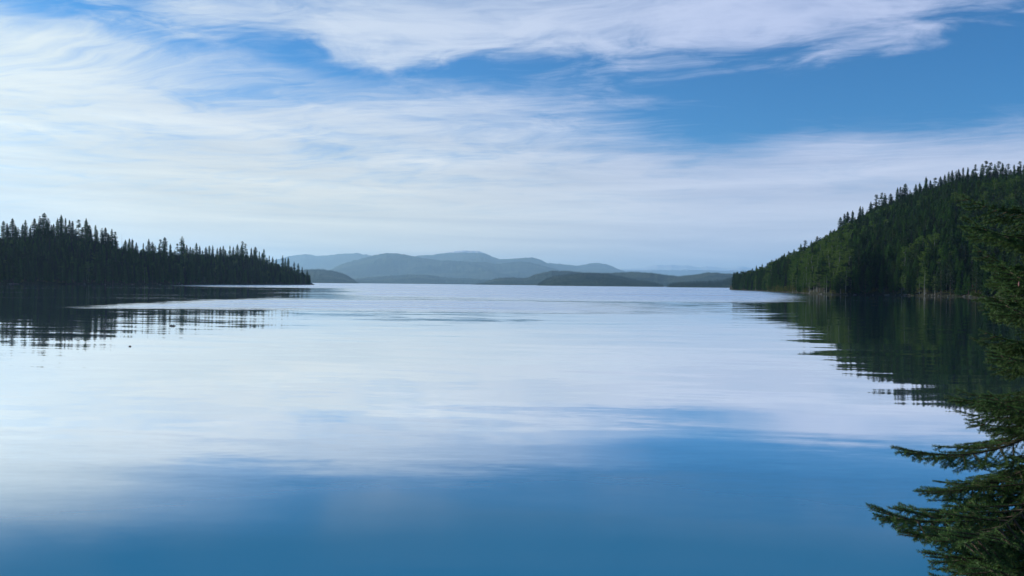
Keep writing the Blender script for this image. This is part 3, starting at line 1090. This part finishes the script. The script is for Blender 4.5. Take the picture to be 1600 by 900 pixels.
for i, (x, L) in enumerate([(1326, 7), (1332, 4), (1392, 9), (1420, 6)]):
    p = RIGHT.at(x, 0.004)
    log('driftwood_log', ['pale driftwood log under the small bare trees on the right shore', 'short driftwood log beside the longer one on the right shore', 'longest driftwood log on the right shore', 'driftwood log left of the pale trunked trees on the right shore'][i], Vector((p.x, p.y, 0.42)), L, .26, rng.uniform(-.3, .3), M_DRIFT, 50 + i)
p = LEFT.at(14, 0.004)
log('driftwood_log', 'pale driftwood log lying at the left shore by the frame edge', Vector((p.x, p.y, .45)), 20, .35, .1, M_DRIFT, 60)


def lake_pt(x, y):
    d = HCAM * F / (y - yh(x))
    return Vector(((x - 800) / F * d, d, 0.0))


log('floating_wood', 'dark floating piece of wood below the left headland reflection', lake_pt(270, 509.5) + Vector((0, 0, .03)), 0.62, .09, .1, M_WETWOOD, 71)
log('floating_wood', 'tiny dark floating stick on bright water near the left edge', lake_pt(204, 541.5) + Vector((0, 0, .02)), 0.2, .035, -.2, M_WETWOOD, 72)


# ------------------------------------------------------------------ foreground spruce
def needle_mat():
    m, N, out = mat_new('spruce_needles')
    rnd = N.node('ShaderNodeObjectInfo').outputs['Random']
    geo = N.node('ShaderNodeTexCoord').outputs['Object']
    att = N.node('ShaderNodeAttribute')
    att.attribute_name = 'young'
    n = N.noise(geo, 9.0, 3, 0.6)
    col = N.mix(N.smooth(n, 0.3, 0.7), rgb(0.028, 0.076, 0.020), rgb(0.062, 0.135, 0.034))
    col = N.mix(N.m('MULTIPLY', att.outputs['Fac'], N.m('MULTIPLY_ADD', rnd, 0.5, 0.45)), col, rgb(0.135, 0.225, 0.060))
    p = N.node('ShaderNodeBsdfPrincipled')
    p.inputs['Roughness'].default_value = 0.55
    p.inputs['Specular IOR Level'].default_value = 0.25
    N.link(col, p.inputs['Base Color'])
    tr = N.node('ShaderNodeBsdfTranslucent')
    N.link(col, tr.inputs[0])
    mx = N.node('ShaderNodeMixShader')
    mx.inputs[0].default_value = 0.2
    N.link(p.outputs[0], mx.inputs[1])
    N.link(tr.outputs[0], mx.inputs[2])
    N.link(mx.outputs[0], out.inputs['Surface'])
    return m


M_NEEDLE = needle_mat()
M_TWIG = bark_mat('spruce_twig', (0.05, 0.036, 0.026), (0.12, 0.09, 0.065), 30.0)
M_BUD = bark_mat('pink_bud', (0.40, 0.17, 0.15), (0.55, 0.28, 0.24), 60.0)


def spruce_branch(seed, dens=1800, droop=0.22):
    """a branch 1.6 m long along +X: woody tubes and needles"""
    rg = random.Random(seed)
    ng = np.random.default_rng(seed)
    WV, WF = [], []
    shoots = []                     # (points, needle start fraction, young)
    L = 1.6

    def axis(s):
        return Vector((L * s, 0.05 * math.sin(3 * s + seed), L * (-droop * math.sin(s * 2.2) + 0.16 * s * s)))
    main = [axis(s) for s in np.linspace(0, 1, 15)]
    tube(WV, WF, main, [0.009 * (1 - s) + 0.0018 for s in np.linspace(0, 1, 15)], 5)
    shoots.append((main, 0.16, 0.55))
    s = 0.10
    side = 1
    tips = []
    while s < 0.97:
        p = axis(s)
        d = (axis(min(1, s + .03)) - p).normalized()
        side = -side
        lat = Vector((0, side, 0))
        ang = R(rg.uniform(42, 62))
        dr = (d * math.cos(ang) + lat * math.sin(ang) + Vector((0, 0, rg.uniform(-.28, .08)))).normalized()
        ln = (0.03 + 0.62 * (1 - s) ** 0.9 * min(1, s * 3.5)) * rg.uniform(.7, 1.15)
        k = max(3, int(ln / .05))
        tp = [p + dr * ln * q + Vector((d.x * ln * .16 * q * q, 0, -ln * .22 * q + ln * .18 * q * q)) for q in np.linspace(0, 1, k + 1)]
        tube(WV, WF, tp, [0.0045 * (1 - q) + 0.0014 for q in np.linspace(0, 1, k + 1)], 4)
        shoots.append((tp, 0.10, 0.6))
        tips.append(tp[-1])
        # second-order twigs
        q = 0.18
        sd2 = 1
        while q < 0.92 and ln > 0.12:
            sd2 = -sd2
            b = tp[0].lerp(tp[-1], q)
            b = tp[min(k, int(q * k))].lerp(tp[min(k, int(q * k) + 1)], q * k - int(q * k))
            dd = (tp[-1] - tp[0]).normalized()
            l2 = dd.cross(Vector((0, 0, 1))).normalized() * sd2
            a2 = R(rg.uniform(40, 60))
            d2 = (dd * math.cos(a2) + l2 * math.sin(a2) + Vector((0, 0, rg.uniform(-.45, .05)))).normalized()
            n2 = ln * (0.16 + 0.34 * (1 - q)) * rg.uniform(.6, 1.2)
            t2 = [b + d2 * n2 * e + Vector((0, 0, -.10 * n2 * e)) for e in (0, .5, 1)]
            tube(WV, WF, t2, [.002, .0016, .001], 3)
            shoots.append((t2, 0.0, 0.8))
            q += rg.uniform(.09, .15)
        s += rg.uniform(0.020, 0.036)
    # needles
    bases, dirs, yng = [], [], []
    for (pl, st, yo) in shoots:
        A = np.array([tuple(p) for p in pl])
        seg = np.linalg.norm(np.diff(A, axis=0), axis=1)
        cum = np.concatenate([[0], np.cumsum(seg)])
        tot = cum[-1]
        n = int(tot * (1 - st) * dens) + 6
        u = (st + (1 - st) * ng.random(n)) * tot
        u[:4] = tot
        i = np.clip(np.searchsorted(cum, u) - 1, 0, len(seg) - 1)
        f = ((u - cum[i]) / seg[i])[:, None]
        P = A[i] * (1 - f) + A[i + 1] * f
        T = (A[i + 1] - A[i]) / seg[i][:, None]
        Rr = ng.normal(size=(n, 3))
        Rr[:, 2] += 0.35
        Rr -= T * np.sum(Rr * T, axis=1)[:, None]
        Rr /= np.linalg.norm(Rr, axis=1)[:, None] + 1e-9
        a = np.radians(ng.uniform(32, 68, n))[:, None]
        D = T * np.cos(a) + Rr * np.sin(a)
        bases.append(P)
        dirs.append(D)
        yng.append(np.clip((u / tot - 0.55) * 2.2, 0, 1) * yo)
    P = np.concatenate(bases)
    D = np.concatenate(dirs)
    Yg = np.concatenate(yng)
    n = len(P)
    ln = ng.uniform(.012, .020, n)[:, None]
    W = np.cross(D, ng.normal(size=(n, 3)))
    W /= np.linalg.norm(W, axis=1)[:, None] + 1e-9
    hw = 0.0010
    V = np.empty((n, 4, 3))
    V[:, 0] = P - W * hw * .6
    V[:, 1] = P + D * ln * .55 - W * hw
    V[:, 2] = P + D * ln
    V[:, 3] = P + D * ln * .55 + W * hw
    me = bpy.data.meshes.new('needles')
    me.vertices.add(n * 4)
    me.vertices.foreach_set('co', V.reshape(-1).astype(np.float32))
    me.loops.add(n * 4)
    me.loops.foreach_set('vertex_index', np.arange(n * 4, dtype=np.int32))
    me.polygons.add(n)
    me.polygons.foreach_set('loop_start', np.arange(0, n * 4, 4, dtype=np.int32))
    me.update(calc_edges=True)
    a = me.attributes.new('young', 'FLOAT', 'POINT')
    a.data.foreach_set('value', np.repeat(Yg, 4).astype(np.float32))
    me.materials.append(M_NEEDLE)
    wood = mesh('branch', WV, WF, M_TWIG, True)
    return wood, me, [tuple(t) for t in rg.sample(tips, 2)]


BR = [spruce_branch(s, 1800, dr) for s, dr in ((1, .20), (2, .26), (3, .14), (4, .30), (5, .22), (6, .17))]
TX, TY = 3.78, 5.1
TZ = bank_h(TX, TY)
spruce = thing('spruce_tree', 'large near spruce reaching in from the right edge', 'tree', (TX, TY, TZ - 0.15))
rg = random.Random(4)
pts = [(rg.uniform(-.02, .02), rg.uniform(-.02, .02), z) for z in np.linspace(0, 8.6, 12)]
V, Fc = [], []
tube(V, Fc, pts, [0.10 * (1 - z / 8.7) ** .95 + .006 for z in np.linspace(0, 8.6, 12)], 12)
obj('trunk', mesh('trunk', V, Fc, M_BARK, True), spruce)
ORG = Vector((TX, TY, TZ - 0.15))


def add_branch(base_z, tip, variant, twist=0.0):
    """branch from the trunk at height base_z to the point tip (world)"""
    wood, nd, tips = BR[variant % len(BR)]
    b = Vector((TX, TY, base_z))
    v = Vector(tip) - b
    # local end of the main axis
    e = wood_end[variant % len(BR)]
    X = v.normalized()
    side = Vector((0, 0, 1)).cross(X).normalized()
    up = X.cross(side)
    M = Matrix((X, side, up)).transposed()
    ex = e.normalized()
    es = Vector((0, 0, 1)).cross(ex).normalized()
    eu = ex.cross(es)
    E = Matrix((ex, es, eu)).transposed()
    rot = M @ Matrix.Rotation(twist, 3, 'X') @ E.transposed()
    sc = v.length / e.length
    o = obj('branch', wood, spruce)
    o.matrix_local = Matrix.Translation(b - ORG) @ rot.to_4x4() @ Matrix.Scale(sc, 4)
    obj('needles', nd, o)
    return o


wood_end = []
for s, dr in ((1, .20), (2, .26), (3, .14), (4, .30), (5, .22), (6, .17)):
    wood_end.append(Vector((1.6, 0.05 * math.sin(3 + s), 1.6 * (-dr * math.sin(2.2) + 0.16))))


def W(x, y, d):
    return Vector(((x - 800) / F * d, d, zpix(x, y, d)))


# branches whose tips can be found in the photograph: tip pixel, distance, base height offset
KEY = [(1490, 302, 4.9, 0.05, 0), (1503, 337, 4.7, 0.02, 2), (1522, 352, 5.2, 0.0, 1), (1520, 384, 4.7, .05, 4), (1535, 398, 5.0, .1, 3), (1563, 413, 4.3, .15, 5),
       (1517, 457, 4.9, .15, 2), (1555, 462, 4.4, .15, 0), (1528, 480, 5.1, .18, 1), (1530, 515, 4.7, .2, 4), (1516, 526, 5.2, .2, 3), (1548, 548, 4.4, .25, 5), (1545, 575, 4.9, .25, 2),
       (1478, 618, 4.9, .3, 0), (1492, 640, 5.2, .3, 1), (1510, 655, 4.7, .3, 4), (1545, 612, 4.4, .3, 3),
       (1398, 698, 4.7, .42, 0), (1462, 752, 5.1, .4, 5), (1432, 768, 4.9, .40, 2), (1366, 790, 4.4, .36, 1), (1408, 828, 4.6, .34, 4), (1450, 862, 4.1, .3, 5), (1475, 905, 4.2, .3, 0), (1500, 850, 3.9, .3, 2), (1530, 880, 3.8, .3, 4), (1490, 930, 4.5, .3, 1), (1560, 830, 4.0, .3, 3), (1500, 800, 5.5, .4, 1), (1560, 760, 5.4, .4, 0), (1575, 715, 4.8, .4, 5)]
for (x, y, d, dz, v) in KEY:
    tip = W(x, y, d)
    add_branch(min(TZ + 8.0, tip.z + dz), tip, v, rg.uniform(-.25, .25))
# the rest of the crown, all round the trunk
z = TZ + 0.9
i = 0
while z < TZ + 8.2:
    rad = np.interp(z, [1.5, 3.0, 3.7, 5.6, 8.0, 9.5], [1.3, 1.35, 1.30, 0.85, 0.45, 0.15])
    for k in range(5 if z < 5.6 else 8):
        a = rg.uniform(0, 6.28)
        rr = rad * rg.uniform(.7, 1.0)
        if math.cos(a) < -0.2 and 3.2 < z < 5.8:
            rr *= 0.85
        sag = rg.uniform(.05, .25)
        for _ in range(6):           # shorter on the side where the crown is thin
            tip = Vector((TX + math.cos(a) * rr, TY + math.sin(a) * rr, z - rr * sag))
            tpx, tpy = 800 + tip.x / tip.y * F, 450 - (tip.z - HCAM) / tip.y * F
            if not (tpx < 1640 and (tpy < 320 or 660 < tpy < 800)):
                break
            rr *= 0.8
        add_branch(z, tip, i, rg.uniform(-.3, .3))
        i += 1
    z += rg.uniform(.22, .30)
V, Fc = [], []
for (x, y, d) in [(1593, 443, 4.3)]:
    c = W(x, y, d) - ORG
    for k in range(2):
        q = Vector((rg.uniform(-.008, .008), rg.uniform(-.008, .008), rg.uniform(-.006, .006)))
        tube(V, Fc, [c + q + Vector((0, 0, -.012)), c + q, c + q + Vector((0, 0, .012))], [.001, .003, .001], 5)
obj('bud_cluster', mesh('bud_cluster', V, Fc, M_BUD, True), spruce)


# ------------------------------------------------------------------ haze: the air between here and the far hills
def build_haze():
    m, N, out = mat_new('thin_blue_air')
    v = N.node('ShaderNodeVolumePrincipled')
    v.inputs['Color'].default_value = rgb(0.52, 0.80, 1.0)
    v.inputs['Density'].default_value = 1.0 / 32000.0
    v.inputs['Anisotropy'].default_value = 0.3
    N.link(v.outputs[0], out.inputs['Volume'])
    a, b0, b1 = LK + 500, -5.2, 1560.0
    V = [(-a, -a, b0), (a, -a, b0), (a, a, b0), (-a, a, b0), (-a, -a, b1), (a, -a, b1), (a, a, b1), (-a, a, b1)]
    Fc = [(3, 2, 1, 0), (4, 5, 6, 7), (0, 1, 5, 4), (1, 2, 6, 5), (2, 3, 7, 6), (3, 0, 4, 7)]
    o = obj('haze', mesh('haze', V, Fc, m))
    tag(o, 'thin blue air between the viewer and the hills', 'haze', kind='stuff')


build_haze()
